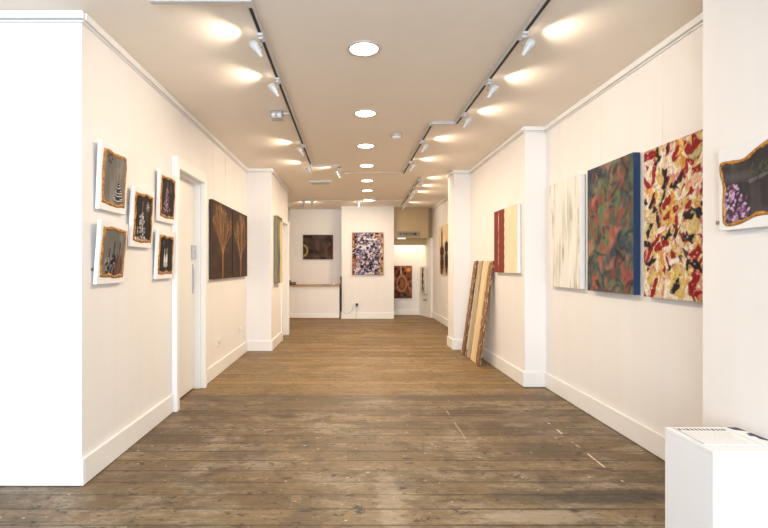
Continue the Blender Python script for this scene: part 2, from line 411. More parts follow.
def grid_mesh(bm, art, y, mask=None, mi=0, x0=0, z0=0):
    """art grid in the local x-z plane at depth y; colour goes into float colour attribute Col"""
    lay = bm.verts.layers.float_color.get('Col') or bm.verts.layers.float_color.new('Col')
    A = np.clip(art.a, 0, 1); L = np.where(A <= .04045, A / 12.92, ((A + .055) / 1.055) ** 2.4)
    vs = [[None] * art.nx for _ in range(art.ny)]
    for j in range(art.ny):
        for i in range(art.nx):
            if mask is not None and not mask[j, i]: continue
            v = bm.verts.new((x0 + art.u[j, i] - art.W / 2, y, z0 + art.v[j, i])); v[lay] = (*L[j, i], 1); vs[j][i] = v
    for j in range(art.ny - 1):
        for i in range(art.nx - 1):
            q = (vs[j][i], vs[j][i + 1], vs[j + 1][i + 1], vs[j + 1][i])
            if all(q): f = bm.faces.new(q); f.material_index = mi

def painting(name, art, side, a, z, edge, label, cat='painting', group=None, depth=.035, wall=None, tilt=0, wires=True, off=.006, roll=0):
    """side 'L','R','B'; a = centre coordinate along the wall, z = bottom"""
    rot = {'L': R(90), 'R': R(-90), 'B': 0}[side]
    loc = {'L': (wall + off, a, z), 'R': (wall - off, a, z), 'B': (a, wall - off, z)}[side]
    e = empty(name, loc, (tilt, roll, rot)); tag(e, label, cat, group)
    W, H = art.W, art.H
    bm = bmesh.new(); box(bm, -W / 2, -depth, 0, W / 2, 0, H); cv = obj('canvas', bm, edge, e, .003)
    bm = bmesh.new(); grid_mesh(bm, art, -depth - .0015); obj('painted_surface', bm, M['paint'], cv)
    if wires:
        top = CEIL - .057 - z
        for s in (-1, 1):
            bm = bmesh.new(); tube(bm, [(s * W * .3, .002, H - .02), (s * W * .3, .002, top)], .0005, 5)
            obj('hanging_wire', bm, M['wire'], e)
    return e

# --- trees pair
def tree_art(seed, W, H, cx, trunk_top):
    A = Art(W, H, 240, (46, 27, 18), seed)
    n = A.noise(3, 9, 4, seed); A.lay(A.th(n, .35, .75) * .8, (84, 50, 28)); A.lay(A.th(A.noise(12, 3, 3, seed + 3), .55, .8) * .5, (40, 22, 12))
    A.lay(np.clip(1 - np.hypot((A.u - cx) / (W * .45), (A.v - H * .62) / (H * .35)), 0, 1) * .35, (112, 72, 38))
    rr = random.Random(seed); gold = (178, 130, 76)
    def br(x, y, ang, ln, wd, dep):
        x1, y1 = x + ln * math.cos(ang), y + ln * math.sin(ang)
        A.line(x, y, x1, y1, wd, (gold[0] + rr.randint(-20, 20), gold[1] + rr.randint(-18, 18), gold[2]), .95 if dep > 2 else .8)
        if dep == 0 or y1 > H * .93: return
        for k in range(2 if dep < 4 else rr.choice((2, 3))):
            br(x1, y1, ang + rr.uniform(-.48, .48) + .10 * (PI / 2 - ang), ln * rr.uniform(.68, .9), max(.0028, wd * .60), dep - 1)
    A.line(cx, 0, cx, trunk_top, .032, gold)
    for a in (-.75, -.42, -.15, .15, .45, .75): br(cx, trunk_top - rr.uniform(0, .05), PI / 2 + a, H * rr.uniform(.15, .2), .012, 5)
    return A
def wpx(x, X): return 480 * abs(X) / abs(x - 350)
painting('tree_painting', tree_art(3, .86, .875, .42, .30), 'L', 5.655, 1.115, M['darkcanvas'],
         'dark brown painting of a bare golden tree, nearer of the pair beside the door', group=None, wall=XL)
painting('tree_painting', tree_art(8, .84, .875, .44, .26), 'L', 6.56, 1.115, M['darkcanvas'],
         'dark brown painting of a bare golden tree, farther of the pair', wall=XL)

# --- grey green narrow canvas on the left pillar
A = Art(.5, 1.04, 140, (118, 114, 96), 5); A.lay(A.th(A.noise(6, 3, 4, 2), .45, .7), (84, 96, 98)); A.lay(A.th(A.noise(9, 2, 4, 5), .5, .7) * .8, (150, 150, 120))
A.lay(A.th(A.u + .06 * np.sin(A.v * 11), .20, .24), (204, 184, 132)); A.lay(A.th(A.u, .17, .19) * (1 - A.th(A.u, .22, .24)), (58, 66, 72)); A.lay(A.th(A.v, .97, 1.0), (110, 84, 54))
painting('abstract_painting', A, 'L', 7.60, 1.0, M['tealcanvas'], 'grey-green and cream narrow abstract canvas with deep sides on the far left pillar', wall=XE, depth=.055)

# --- white streaky canvas
A = Art(.65, 1.0, 170, (230, 227, 221), 9); A.lay(A.th(A.noise(16, 1.6, 4, 4), .47, .70) * .65, (176, 172, 162)); A.lay(A.th(A.noise(22, 2.2, 4, 11), .55, .72) * .8, (244, 238, 226))
A.lay(A.th(A.noise(26, 3, 4, 21), .66, .78) * .7, (140, 134, 118))
painting('abstract_painting', A, 'R', 4.475, 1.06, M['canvas'], 'pale off-white canvas with faint grey vertical streaks on the right wall', wall=XR, depth=.042)

# --- green and red blurry canvas
A = Art(.65, 1.0, 230, (78, 84, 72), 12); rg = A.rng
A.lay(A.th(A.noise(5, 5, 4, 6), .42, .6), (100, 110, 80)); A.lay(A.th(A.noise(4, 5, 4, 16), .5, .64) * .9, (52, 66, 78))
pal = [(170, 84, 70), (152, 74, 66), (184, 100, 84), (140, 66, 62), (196, 124, 102)]
for i in range(44): A.stroke(rg.rand() * .65, rg.rand(), rg.uniform(.08, .22), rg.uniform(.04, .085), rg.uniform(.3, 2.6), pal[rg.randint(5)], .6, rg.uniform(-5, 5), .12)
for (x0, y0) in ((596, 205), (608, 200), (612, 235), (600, 262), (618, 262), (606, 285), (625, 280), (592, 232), (620, 222), (594, 285), (622, 190)):
    A.stroke((x0 - 586) / 46 * .65, 1 - (y0 - 165) / 130, rg.uniform(.12, .2), rg.uniform(.06, .09), rg.uniform(.6, 2.4), pal[rg.randint(5)], .75, 3, .1)
A.blur(4)
pal = [(34, 46, 62), (28, 40, 50), (42, 62, 80), (64, 88, 62), (104, 118, 86), (36, 46, 42)]
for i in range(60): A.stroke(rg.rand() * .65, rg.rand(), rg.uniform(.07, .2), rg.uniform(.018, .045), rg.uniform(0, PI), pal[rg.randint(6)], .62, rg.uniform(-9, 9), .15)
A.blur(2)
for i in range(16): A.stroke(rg.rand() * .65, rg.rand(), rg.uniform(.04, .1), rg.uniform(.015, .03), rg.uniform(0, PI), (190, 120, 102), .5, rg.uniform(-9, 9), .2)
A.lay(A.th(A.noise(14, 14, 3, 31), .55, .8) * .4, (134, 142, 124)); A.lay(A.th(A.noise(22, 18, 3, 41), .6, .75) * .35, (40, 44, 52))
A.blur(2)
painting('abstract_painting', A, 'R', 3.69, 1.055, M['bluecanvas'], 'murky green and brick red abstract canvas with blue painted sides on the right wall', wall=XR, depth=.046)

# --- bold stroke canvas
A = Art(.66, .98, 320, (206, 180, 150), 21); rg = A.rng
K, RD, YL, OC, WH, PK = (20, 19, 23), (138, 20, 26), (206, 178, 104), (200, 142, 60), (228, 218, 202), (200, 134, 120)
for i in range(230):
    c = [RD, YL, OC, WH, PK, WH, YL, (196, 178, 120)][rg.randint(8)]
    A.stroke(rg.rand() * .66, rg.rand() * .98, rg.uniform(.09, .19), rg.uniform(.035, .065), PI / 2 + rg.uniform(-.7, .7), c, .95, rg.uniform(-2, 2), .14)
for i in range(110):
    c = [RD, K, YL, OC, K, WH, PK, WH, (120, 18, 26)][rg.randint(9)]
    A.stroke(rg.rand() * .66, rg.rand() * .98, rg.uniform(.05, .12), rg.uniform(.02, .04), PI / 2 + rg.uniform(-.9, .9), c, .95, rg.uniform(-2, 2), .16)
# placed strokes, px -> canvas metres (x from the left edge, z from the bottom)
def P3(cx, cy):      # crop pixels of the painting: u across, v up
    Y = 1.995 * 480 / (cx - 350); return (3.26 - Y), (267 - cy) * Y / 480 + 1.25 - 1.05
for (x0, y0, x1, y1, wd, c) in [
    (656, 149, 657, 158, .05, K), (664, 168, 666, 184, .05, K), (666, 184, 661, 190, .05, K), (672, 186, 681, 176, .05, K), (672, 182, 676, 190, .05, K),
    (653, 214, 656, 206, .05, K), (644, 200, 647, 206, .04, K), (686, 216, 698, 212, .06, K), (663, 241, 671, 231, .05, K), (682, 237, 694, 239, .055, K),
    (646, 268, 655, 257, .05, K), (692, 262, 700, 268, .05, K), (673, 291, 680, 279, .05, K), (684, 248, 687, 256, .04, (60, 56, 66)), (643, 243, 649, 245, .04, K), (690, 210, 702, 216, .045, K),
    (644, 158, 654, 154, .055, RD), (674, 158, 678, 149, .05, RD), (690, 150, 701, 139, .05, RD), (690, 172, 702, 166, .05, RD), (689, 196, 693, 186, .055, RD), (664, 206, 668, 200, .05, RD),
    (665, 218, 676, 208, .04, RD), (656, 248, 666, 243, .05, RD), (676, 232, 676, 214, .035, RD), (688, 258, 702, 248, .055, RD), (690, 290, 696, 278, .06, RD), (651, 298, 656, 280, .04, RD), (692, 292, 700, 296, .06, RD),
    (672, 262, 673, 250, .05, RD), (681, 152, 683, 142, .075, (226, 184, 84)), (691, 158, 698, 154, .07, (176, 172, 116)), (655, 180, 660, 172, .04, YL), (649, 196, 652, 188, .055, (224, 166, 108)),
    (672, 222, 671, 208, .04, (216, 166, 76)), (689, 229, 695, 219, .05, (206, 186, 120)), (674, 270, 672, 285, .07, (220, 196, 104)), (681, 284, 683, 270, .045, YL), (699, 245, 700, 236, .04, OC),
    (671, 172, 669, 158, .04, WH), (689, 180, 690, 164, .035, (232, 222, 196)), (660, 192, 656, 184, .045, WH), (680, 200, 686, 188, .05, WH), (666, 280, 665, 296, .03, WH), (677, 260, 671, 262, .04, WH), (657, 232, 668, 226, .04, WH),
    (672, 182, 679, 172, .035, (214, 138, 118)), (690, 184, 702, 176, .035, (226, 176, 150)), (684, 246, 690, 252, .03, (226, 214, 206))]:
    a, b = P3(x0, y0); cc, dd = P3(x1, y1); L = math.hypot(cc - a, dd - b) + wd * .4
    A.stroke((a + cc) / 2, (b + dd) / 2, L, wd, math.atan2(dd - b, cc - a), c, 1, 0, .14)
A.lay(A.th(A.noise(44, 40, 3, 13), .64, .74) * .4, (120, 40, 40)); A.lay(A.th(A.noise(50, 50, 2, 23), .66, .74) * .6, (236, 226, 212)); A.blur(1)
painting('abstract_painting', A, 'R', 2.93, 1.05, M['darkcanvas'], 'large abstract canvas of red, black, yellow and white brush strokes on the right wall', wall=XR, depth=.036)

# --- red and cream canvas
A = Art(.82, .74, 160, (232, 218, 188), 30); A.lay(1 - A.th(A.u + .006 * np.sin(A.v * 60), .385, .395), (122, 44, 28))
A.lay((1 - A.th(np.abs(A.u - .175), .012, .02)) * A.th(A.noise(20, 14, 3, 8), .42, .55), (206, 160, 136)); A.lay((1 - A.th(np.abs(A.u - .30), .0, .01)) * .4, (160, 80, 60))
A.lay(A.th(A.noise(9, 9, 3, 1), .6, .8) * (1 - A.th(A.u, .38, .39)) * .5, (120, 44, 28)); A.lay(A.th(A.noise(6, 2, 3, 2), .5, .8) * A.th(A.u, .4, .42) * .35, (214, 196, 160))
painting('abstract_painting', A, 'R', 5.51, 1.185, M['canvas'], 'half rust red, half cream canvas hanging above the leaning planks', wall=XM, depth=.035)

# --- bottles canvas
A = Art(1.05, 1.05, 130, (226, 202, 164), 31)
A.lay(A.th(A.noise(5, 5, 3, 2), .5, .7) * .4, (208, 176, 132))
for bx_, bw_, bh_, nw_, nh_, c in ((.31, .46, .50, .15, .97, (30, 18, 20)), (.80, .40, .58, .12, .64, (36, 22, 24))):
    A.stroke(bx_, bh_ / 2, bh_, bw_, PI / 2, c, 1, 0, .02); A.ell(bx_, bh_, bw_ / 2, .12, c); A.stroke(bx_, nh_ / 2, nh_, nw_, PI / 2, c, 1, 0, .02)
A.stroke(.52, .30, .55, .10, PI / 2, (166, 34, 30), .9); A.stroke(.66, .2, .34, .05, PI / 2, (120, 30, 26), .8); A.stroke(.16, .25, .3, .03, PI / 2, (150, 120, 90), .5); A.ell(.56, .74, .08, .13, (236, 230, 220), .8, .5)
painting('bottle_painting', A, 'R', 10.22, 1.09, M['canvas'], 'painting of dark wine bottles on cream, on the far right wall beyond the pier', wall=XR, depth=.035)

# --- colourful collage on the back wall
A = Art(.755, 1.02, 210, (128, 116, 140), 40); rg = A.rng
A.lay(A.th(A.noise(9, 9, 4, 3), .42, .6), (206, 196, 204)); A.lay(A.th(A.noise(12, 10, 4, 13), .55, .66), (40, 34, 56)); A.lay(A.th(A.noise(14, 14, 4, 23), .6, .7) * .9, (84, 78, 124))
for i in range(110): A.stroke(rg.uniform(.1, .64), rg.uniform(.02, .98), rg.uniform(.03, .09), rg.uniform(.012, .028), rg.uniform(0, PI), [(38, 32, 52), (214, 204, 214), (106, 92, 128), (60, 52, 84), (172, 120, 100), (150, 142, 176)][rg.randint(6)], .9)
for i in range(60):
    A.stroke(rg.uniform(0, .1), rg.uniform(0, 1), .07, .03, rg.uniform(0, PI), [(186, 104, 52), (28, 18, 20), (206, 140, 84), (120, 60, 40)][rg.randint(4)], .9)
    A.stroke(rg.uniform(.65, .755), rg.uniform(0, 1), .09, .025, PI / 2 + rg.uniform(-.3, .3), [(214, 158, 76), (190, 130, 62), (226, 178, 96), (140, 96, 60)][rg.randint(4)], .9)
A.stroke(.06, .52, .2, .05, PI / 2, (16, 14, 18), 1); A.stroke(.60, .94, .14, .07, 0, (214, 156, 62), 1)
A.stroke(.36, .86, .46, .035, -.05, (238, 232, 236), .95); A.stroke(.26, .95, .2, .04, .2, (150, 140, 170), .9); A.stroke(.47, .95, .05, .06, .5, (24, 22, 34), 1)
A.lay(A.th(A.noise(24, 24, 3, 33), .6, .68) * .8, (34, 28, 44)); A.lay(A.th(A.noise(26, 26, 3, 53), .62, .7) * .8, (226, 218, 222)); A.stroke(.22, .37, .3, .018, 0, (84, 56, 60), 1); A.stroke(.22, .22, .14, .04, 1.7, (16, 14, 20), 1); A.stroke(.45, .2, .2, .06, 1.5, (22, 18, 28), .95); A.ell(.30, .2, .035, .05, (200, 160, 176), .8, .6); A.blur(1)
for i in range(24): A.stroke(rg.uniform(.12, .6), rg.uniform(.55, .8), .02, .07, rg.uniform(-.2, .2), [(30, 26, 46), (222, 216, 226)][i % 2], .9)
for e_ in (0, 1): A.lay(1 - A.th(np.abs(A.u - e_ * .755), .008, .016), (168, 118, 66)); A.lay(1 - A.th(np.abs(A.v - e_ * 1.02), .008, .016), (132, 84, 60))
painting('collage_painting', A, 'B', .427, 1.06, M['darkcanvas'], 'busy violet, white and orange collage painting on the projecting back wall', wall=YC, wires=False)

# --- dark painting over the counter
A = Art(.76, .62, 150, (64, 50, 44), 44); A.lay(A.th(A.noise(5, 5, 4, 4), .45, .65) * .8, (92, 74, 62)); A.lay(A.th(A.noise(6, 5, 4, 9), .5, .65), (36, 28, 28)); A.lay(A.th(A.u, .6, .76) * A.th(A.noise(9, 9, 3, 3), .4, .6) * .8, (122, 54, 44))
r_ = np.hypot((A.u + .0) / .14, (A.v - .22) / .17); A.lay((1 - A.th(np.abs(r_ - .8), .1, .22)) * .9, (170, 150, 96)); A.ell(.37, .36, .09, .2, (104, 78, 62), .7, .6)
painting('dark_painting', A, 'B', -.81, 1.445, M['darkcanvas'], 'small dark brown painting with a pale curve, above the reception counter', wall=YB, wires=False)

# --- alcove painting
A = Art(.50, .84, 150, (120, 70, 46), 50); A.lay(A.th(A.noise(10, 8, 4, 5), .45, .6), (176, 112, 76)); A.lay(A.th(A.noise(12, 12, 4, 15), .55, .66), (64, 30, 24)); A.lay(A.th(A.v, .25, 0) * .7, (46, 28, 24))
r_ = np.hypot((A.u - .24) / .14, (A.v - .38) / .24); A.lay((1 - A.th(np.abs(r_ - .85), .05, .2)) * .6, (206, 158, 118)); A.ell(.24, .38, .06, .13, (150, 96, 64), .8)
A.ell(.42, .74, .09, .07, (224, 148, 78), .9, .5); A.stroke(.22, .72, .2, .04, PI / 2, (214, 190, 160), .9); A.stroke(.12, .7, .12, .04, 1, (170, 70, 50), .8); A.stroke(.32, .64, .06, .05, 1, (70, 16, 18), .9); A.blur(3)
painting('oval_painting', A, 'B', 1.355, .44, M['darkcanvas'], 'reddish brown painting with a pale oval, on the lit alcove wall', wall=12.5, wires=False)
# narrow one on the slanting alcove side
A = Art(.34, .68, 60, (206, 200, 190), 51); A.stroke(.17, .36, .6, .10, PI / 2, (44, 36, 50), 1, 0, .2); A.stroke(.19, .12, .14, .1, PI / 2, (90, 110, 150), .8); A.stroke(.15, .5, .2, .05, PI / 2, (120, 60, 50), .8)
e = painting('narrow_painting', A, 'R', 12.15, .58, M['canvas'], 'pale painting with a dark vertical figure, seen edge-on on the alcove side wall', wall=1.90, wires=False, depth=.03)
e.rotation_euler[2] = R(-90) + math.atan2(.185, .70); e.location.x = 1.868

# ------------------------------------------------------------------ small pictures with wavy ochre borders
def wavy(W, H, m, seed, n=72, amp=.008):
    rr = random.Random(seed); ph = [rr.uniform(0, 6.28) for _ in range(6)]
    pts = []
    mx = .024; per = [(mx, m), (W - mx, m), (W - mx, H - m), (mx, H - m)]
    for s_ in range(4):
        a, b = per[s_], per[(s_ + 1) % 4]; nx, ny = -(b[1] - a[1]), (b[0] - a[0]); L = math.hypot(nx, ny); nx /= L; ny /= L
        k = n // 4
        for i in range(k):
            t = i / k; o = amp * (math.sin(t * 7 + ph[s_]) + .35 * math.sin(t * 19 + ph[(s_ + 2) % 6])) * math.sin(PI * t) ** .4 + .010 * (abs(t - .5) * 2) ** 6
            pts.append((a[0] + (b[0] - a[0]) * t + nx * o, a[1] + (b[1] - a[1]) * t + ny * o))
    return pts
def inside(pts, u, v):
    r = np.zeros(u.shape, bool); n = len(pts)
    for i in range(n):
        x1, y1 = pts[i]; x2, y2 = pts[(i + 1) % n]
        if y1 == y2: continue
        c = ((y1 > v) != (y2 > v)) & (u < (x2 - x1) * (v - y1) / (y2 - y1) + x1); r ^= c
    return r
def framed(art, side, wall, a, z, tilt, label, seed, m=.038, bw=.020, amp=.0045, depth=.024, outline=None, group=None, roll=0, Wn=None):
    if Wn: art.u = art.u * (Wn / art.W); art.W = Wn
    W, H = art.W, art.H
    rot = {'L': R(90), 'R': R(-90)}[side]; s_ = 1 if side == 'L' else -1
    e = empty('bordered_painting', (wall + s_ * .006, a, z), (tilt, roll, rot)); tag(e, label, 'painting', group)
    bm = bmesh.new(); box(bm, -W / 2, -depth, 0, W / 2, 0, H); cv = obj('canvas', bm, M['canvas'], e, .004)
    out = outline or wavy(W, H, m, seed, amp=amp)
    cx = sum(p[0] for p in out) / len(out); cy = sum(p[1] for p in out) / len(out); n = len(out); inn = []
    rr = random.Random(seed)
    for i, p in enumerate(out):
        q, r_ = out[i - 1], out[(i + 1) % n]; tx, ty = r_[0] - q[0], r_[1] - q[1]; L = math.hypot(tx, ty) + 1e-9
        w_ = bw * (1 + .25 * math.sin(i * .9 + seed) + .15 * rr.uniform(-1, 1)); inn.append((p[0] - ty / L * w_, p[1] + tx / L * w_))
    bm = bmesh.new(); rings = []
    for pts, y in ((out, -depth), (out, -depth - .003), ([((p[0] + q[0]) / 2, (p[1] + q[1]) / 2) for p, q in zip(out, inn)], -depth - .006), (inn, -depth - .004), (inn, -depth)):
        rings.append([bm.verts.new((p[0] - W / 2, y, p[1])) for p in pts])
    for A_, B_ in zip(rings, rings[1:]):
        for i in range(n): bm.faces.new((A_[i], A_[(i + 1) % n], B_[(i + 1) % n], B_[i])).smooth = True
    obj('ochre_border', bm, M['gold'], cv)
    mid = [((p[0] + q[0]) / 2, (p[1] + q[1]) / 2) for p, q in zip(out, inn)]
    bm = bmesh.new(); grid_mesh(bm, art, -depth - .0025, inside(mid, art.u, art.v)); obj('painted_surface', bm, M['paint'], cv)
    return e
def dark_bg(W, H, base, hi, seed, n=90):
    A = Art(W, H, n, base, seed); A.lay(A.th(A.noise(22, 3, 4, seed), .4, .75) * .7, hi); A.lay(A.th(A.noise(8, 8, 3, seed + 5), .5, .8) * .5, tuple(c * .6 for c in base)); return A
XF = XL
A = dark_bg(.38, .415, (104, 100, 94), (142, 138, 130), 61)          # top left: striped tiered pot
for i in range(7):
    wd = (.035, .06, .07, .095, .105, .125, .115)[i]; zz = .175 - i * .0165 + .003 * math.sin(i * 2.3)
    A.ell(.245, zz, wd / 2 + .010, .015, (22, 20, 22)); A.line(.245 - wd / 2, zz + .004, .235, zz - .004, .006, (232, 230, 228)); A.line(.240, zz - .004, .245 + wd / 2, zz + .005, .007, (216, 214, 212))
A.line(.245, .19, .250, .235, .006, (60, 52, 54)); A.ell(.25, .245, .010, .012, (120, 90, 80))
for k in range(6): A.ell(.12 + .025 * math.cos(k), .33 + .025 * math.sin(k), .014, .01, (52, 46, 44), .8)
A.line(.12, .33, .12, .27, .004, (60, 52, 48))
framed(A, 'L', XF, 3.055, 1.60, R(2.4), 'ochre-bordered white canvas, grey with a black and white striped cone, top left of five', 1, Wn=.35)
A = dark_bg(.38, .39, (102, 100, 96), (138, 136, 130), 62)           # bottom left: pots
for px, w_, h_, c in ((.13, .075, .11, (34, 30, 34)), (.19, .07, .15, (20, 18, 22)), (.27, .075, .15, (74, 44, 40)), (.235, .05, .09, (96, 60, 52))):
    A.ell(px, .055 + h_ * .42, w_ * .62, h_ * .5, c); A.line(px, .06 + h_ * .8, px + .006, .09 + h_ * 1.15, .012, c)
for k in range(26): A.line(*(lambda x, y, a: (x, y, x + .025 * math.cos(a), y + .025 * math.sin(a)))(A.rng.uniform(.09, .2), A.rng.uniform(.05, .17), A.rng.uniform(0, 6)), .005, (196, 190, 190), .85)
for k in range(9): A.line(.25 + .006 * k, .06, .262 + .003 * k, .19, .003, (150, 110, 100), .6)
framed(A, 'L', XF, 3.03, 1.147, R(4.2), 'ochre-bordered white canvas, grey with dark round pots, bottom left of five', 2, Wn=.35)
A = dark_bg(.385, .425, (34, 27, 25), (58, 48, 44), 63)              # centre
for k in range(60):
    t_ = A.rng.rand(); xx = .16 + A.rng.uniform(-1, 1) * (.02 + .085 * t_); zz = .25 - .2 * t_; A.ell(xx, zz, .014, .011, (150, 148, 150) if k % 3 else (218, 216, 216), .8)
for k in range(9): A.line(.26, .30, .26 + .035 * math.cos(k * .7), .30 + .035 * math.sin(k * .7), .006, (176, 174, 176))
A.line(.255, .3, .25, .2, .004, (120, 116, 112)); A.line(.16, .25, .165, .33, .008, (130, 126, 126))
framed(A, 'L', XF, 3.475, 1.392, R(3.2), 'ochre-bordered white canvas, black with a grey mound and star flower, middle of five', 3, Wn=.35)
A = dark_bg(.38, .41, (34, 27, 28), (60, 50, 50), 64)                # top right
for k in range(56):
    t_ = A.rng.rand(); xx = .17 + A.rng.uniform(-1, 1) * (.012 + .07 * t_); zz = .27 - .2 * t_; A.ell(xx, zz, .013, .012, [(132, 92, 122), (176, 140, 164), (92, 58, 84)][k % 3], .85)
A.ell(.25, .28, .03, .05, (78, 70, 70), .8, .5); A.line(.17, .26, .172, .33, .006, (150, 120, 130))
framed(A, 'L', XF, 3.948, 1.615, R(2.4), 'ochre-bordered white canvas, black with a purple flowering cone, top right of five', 4, Wn=.35)
A = dark_bg(.38, .39, (26, 22, 22), (50, 42, 42), 65)                # bottom right
for px, zz, h_ in ((.155, .15, .12), (.205, .15, .13), (.18, .13, .06)):
    A.ell(px, zz, .02, h_ / 2, (206, 204, 206)); A.line(px, zz, px, zz + h_ * .75, .008, (228, 226, 226))
A.ell(.18, .115, .055, .022, (170, 168, 170)); A.ell(.12, .29, .02, .03, (84, 80, 80), .8, .5); A.line(.2, .1, .2, .06, .008, (120, 116, 118))
framed(A, 'L', XF, 3.91, 1.155, R(2.4), 'ochre-bordered white canvas, black with two white candle shapes, bottom right of five', 5, Wn=.35)

# right pier, horizontal picture: wavy ochre outline
W_, H_ = .56, .40
A = dark_bg(W_, H_, (54, 49, 50), (86, 80, 80), 70, 170); A.lay(A.th(A.noise(3, 16, 4, 3), .55, .75) * .5, (104, 98, 98))
A.stroke(.32, .24, .30, .016, .22, (128, 122, 120), .6); A.stroke(.48, .30, .16, .012, .2, (190, 184, 180), .7)
for k in range(190):
    cxx, czz, rr_ = ((.105, .095, .07), (.085, .17, .04), (.36, .11, .05))[A.rng.choice(3, p=(.5, .2, .3))]
    a_, q_ = A.rng.rand() * 6.28, A.rng.rand() ** .6 * rr_; A.ell(cxx + q_ * math.cos(a_) * 1.2, czz + q_ * math.sin(a_), .012, .008, [(112, 66, 108), (168, 126, 160), (70, 36, 66), (206, 178, 202)][k % 4], .85, .3, A.rng.rand() * 3)
for k in range(14): A.ell(.235 + A.rng.uniform(-.05, .05), .26 + A.rng.uniform(-.03, .03), .014, .005, (74, 82, 52), .85, .3, A.rng.rand() * 3)
A.line(.235, .25, .225, .2, .005, (44, 44, 34)); A.line(.07, .2, .06, .24, .004, (60, 50, 50))
ctl = [(.035, .028), (.12, .022), (.22, .050), (.32, .046), (.42, .030), (.53, .034), (.525, .16), (.54, .28), (.525, .375), (.46, .380), (.38, .365), (.30, .375), (.22, .350), (.15, .320), (.08, .325), (.018, .325), (.014, .27), (.030, .21), (.026, .12)]
def smooth_closed(c, k=6):
    o = []; n = len(c)
    for i in range(n):
        p0, p1, p2, p3 = [Vector(c[(i + j) % n]) for j in (-1, 0, 1, 2)]
        for s_ in range(k):
            t = s_ / k; v = .5 * ((2 * p1) + (p2 - p0) * t + (2 * p0 - 5 * p1 + 4 * p2 - p3) * t * t + (3 * p1 - p0 - 3 * p2 + p3) * t ** 3); o.append((v.x, v.y))
    return o
framed(A, 'R', XP, 2.335 - W_ / 2, 1.425, R(1.0), 'wide canvas with wavy ochre border and purple flowers on black, near right pier', 9, outline=smooth_closed(ctl), bw=.016, depth=.028)

# wall labels
def wlabel(x, y, z, side, label):
    rot = {'L': R(90), 'R': R(-90)}[side]
    e = boxes([(-.014, -.002, -.009, .014, 0, .009)]); o = obj('wall_label', e, M['signpanel'], None, 0, (x, y, z), (0, 0, rot)); tag(o, label, 'label'); return o
wlabel(XP, 2.385, 1.47, 'R', 'tiny grey label at lower left of the purple flower painting')
wlabel(XL, 2.86, 1.235, 'L', 'tiny grey label left of the grey painting of pots')

# ------------------------------------------------------------------ sockets and switches
def socket(x, y, z, rz, label, wd=.146, nsw=2):
    e = empty('wall_socket', (x, y, z), (0, 0, rz)); tag(e, label, 'socket')
    bm = bmesh.new(); box(bm, -wd / 2, -.012, -.043, wd / 2, 0, .043); fp = obj('face_plate', bm, M['white'], e, .004)
    for s in range(nsw):
        cx = (s - (nsw - 1) / 2) * .06
        bm = bmesh.new(); box(bm, cx - .004, -.0135, -.004, cx + .004, -.0115, .010); box(bm, cx - .013, -.0135, -.016, cx - .007, -.0115, -.012); box(bm, cx + .007, -.0135, -.016, cx + .013, -.0115, -.012)
        obj('pin_holes', bm, M['greyline'], fp)
        bm = bmesh.new(); box(bm, cx - .005, -.016, .018, cx + .005, -.011, .034); obj('rocker_switch', bm, M['white'], fp, .001)
    return e
socket(XL, 5.58, .37, R(90), 'white wall socket low on the left wall below the nearer tree painting')
socket(XL, 6.73, .36, R(90), 'white wall socket low on the left wall near the pillar corner')
socket(XR, 10.1, .40, R(-90), 'white wall socket under the bottle painting on the far right wall')
so = socket(.095, YC, .345, 0, 'white wall socket on the back wall below the collage painting')

# ------------------------------------------------------------------ counter
ce = empty('reception_counter', (-.88, 11.85, 0)); tag(ce, 'long white reception counter with a thin wooden top against the back wall', 'counter')
def cp(name, bxs, m, bev=.003): o = obj(name, boxes(bxs), m, ce, bev); return rel(o, ce)
cp('front_panel', [(-1.51, 11.52, .03, -.255, 11.56, .785)], M['wall'])
cp('side_panel', [(-.295, 11.56, 0, -.255, 12.17, .785)], M['wall'])
cp('worktop', [(-1.53, 11.48, .785, -.245, 12.19, .815)], M['wood'])
cp('skirting', [(-1.51, 11.505, .03, -.255, 11.52, .13)], M['trim'])
cp('kick_strip', [(-1.51, 11.50, 0, -.255, 11.55, .03)], M['kick'])

# telephone on the counter
te = empty('desk_telephone', (-1.41, 11.66, .815)); tag(te, 'black desk telephone at the left end of the counter', 'telephone')
bm = bmesh.new(); vs = [(-.09, -.08, 0), (.09, -.08, 0), (.09, .09, 0), (-.09, .09, 0), (-.09, -.08, .02), (.09, -.08, .02), (.09, .09, .07), (-.09, .09, .07)]
vv = [bm.verts.new(v) for v in vs]
for q in ((0, 3, 2, 1), (4, 5, 6, 7), (0, 1, 5, 4), (1, 2, 6, 5), (2, 3, 7, 6), (3, 0, 4, 7)): bm.faces.new([vv[i] for i in q])
obj('body', bm, M['black'], te, .006)
bm = bmesh.new(); tube(bm, [(-.085, -.05, .05), (-.07, -.03, .068), (-.05, .03, .09), (-.055, .08, .10), (-.07, .11, .085)], .018, 10); obj('handset', bm, M['black'], te)
bm = bmesh.new()
for i in range(3):
    for j in range(4): box(bm, 0 + i * .025, -.06 + j * .022, .026 + j * .0065, .016 + i * .025, -.046 + j * .022, .033 + j * .0065)
obj('keys', bm, M['greyline'], te)
bm = bmesh.new(); box(bm, -.09, -.05, 0, .09, .05, .012); box(bm, -.085, -.045, .012, .08, .045, .024)
o = obj('notebook', bm, M['greyline'], None, .002, (-.57, 11.58, .815), (0, 0, .1)); tag(o, 'grey closed notebooks lying flat near the right end of the counter', 'notebook')
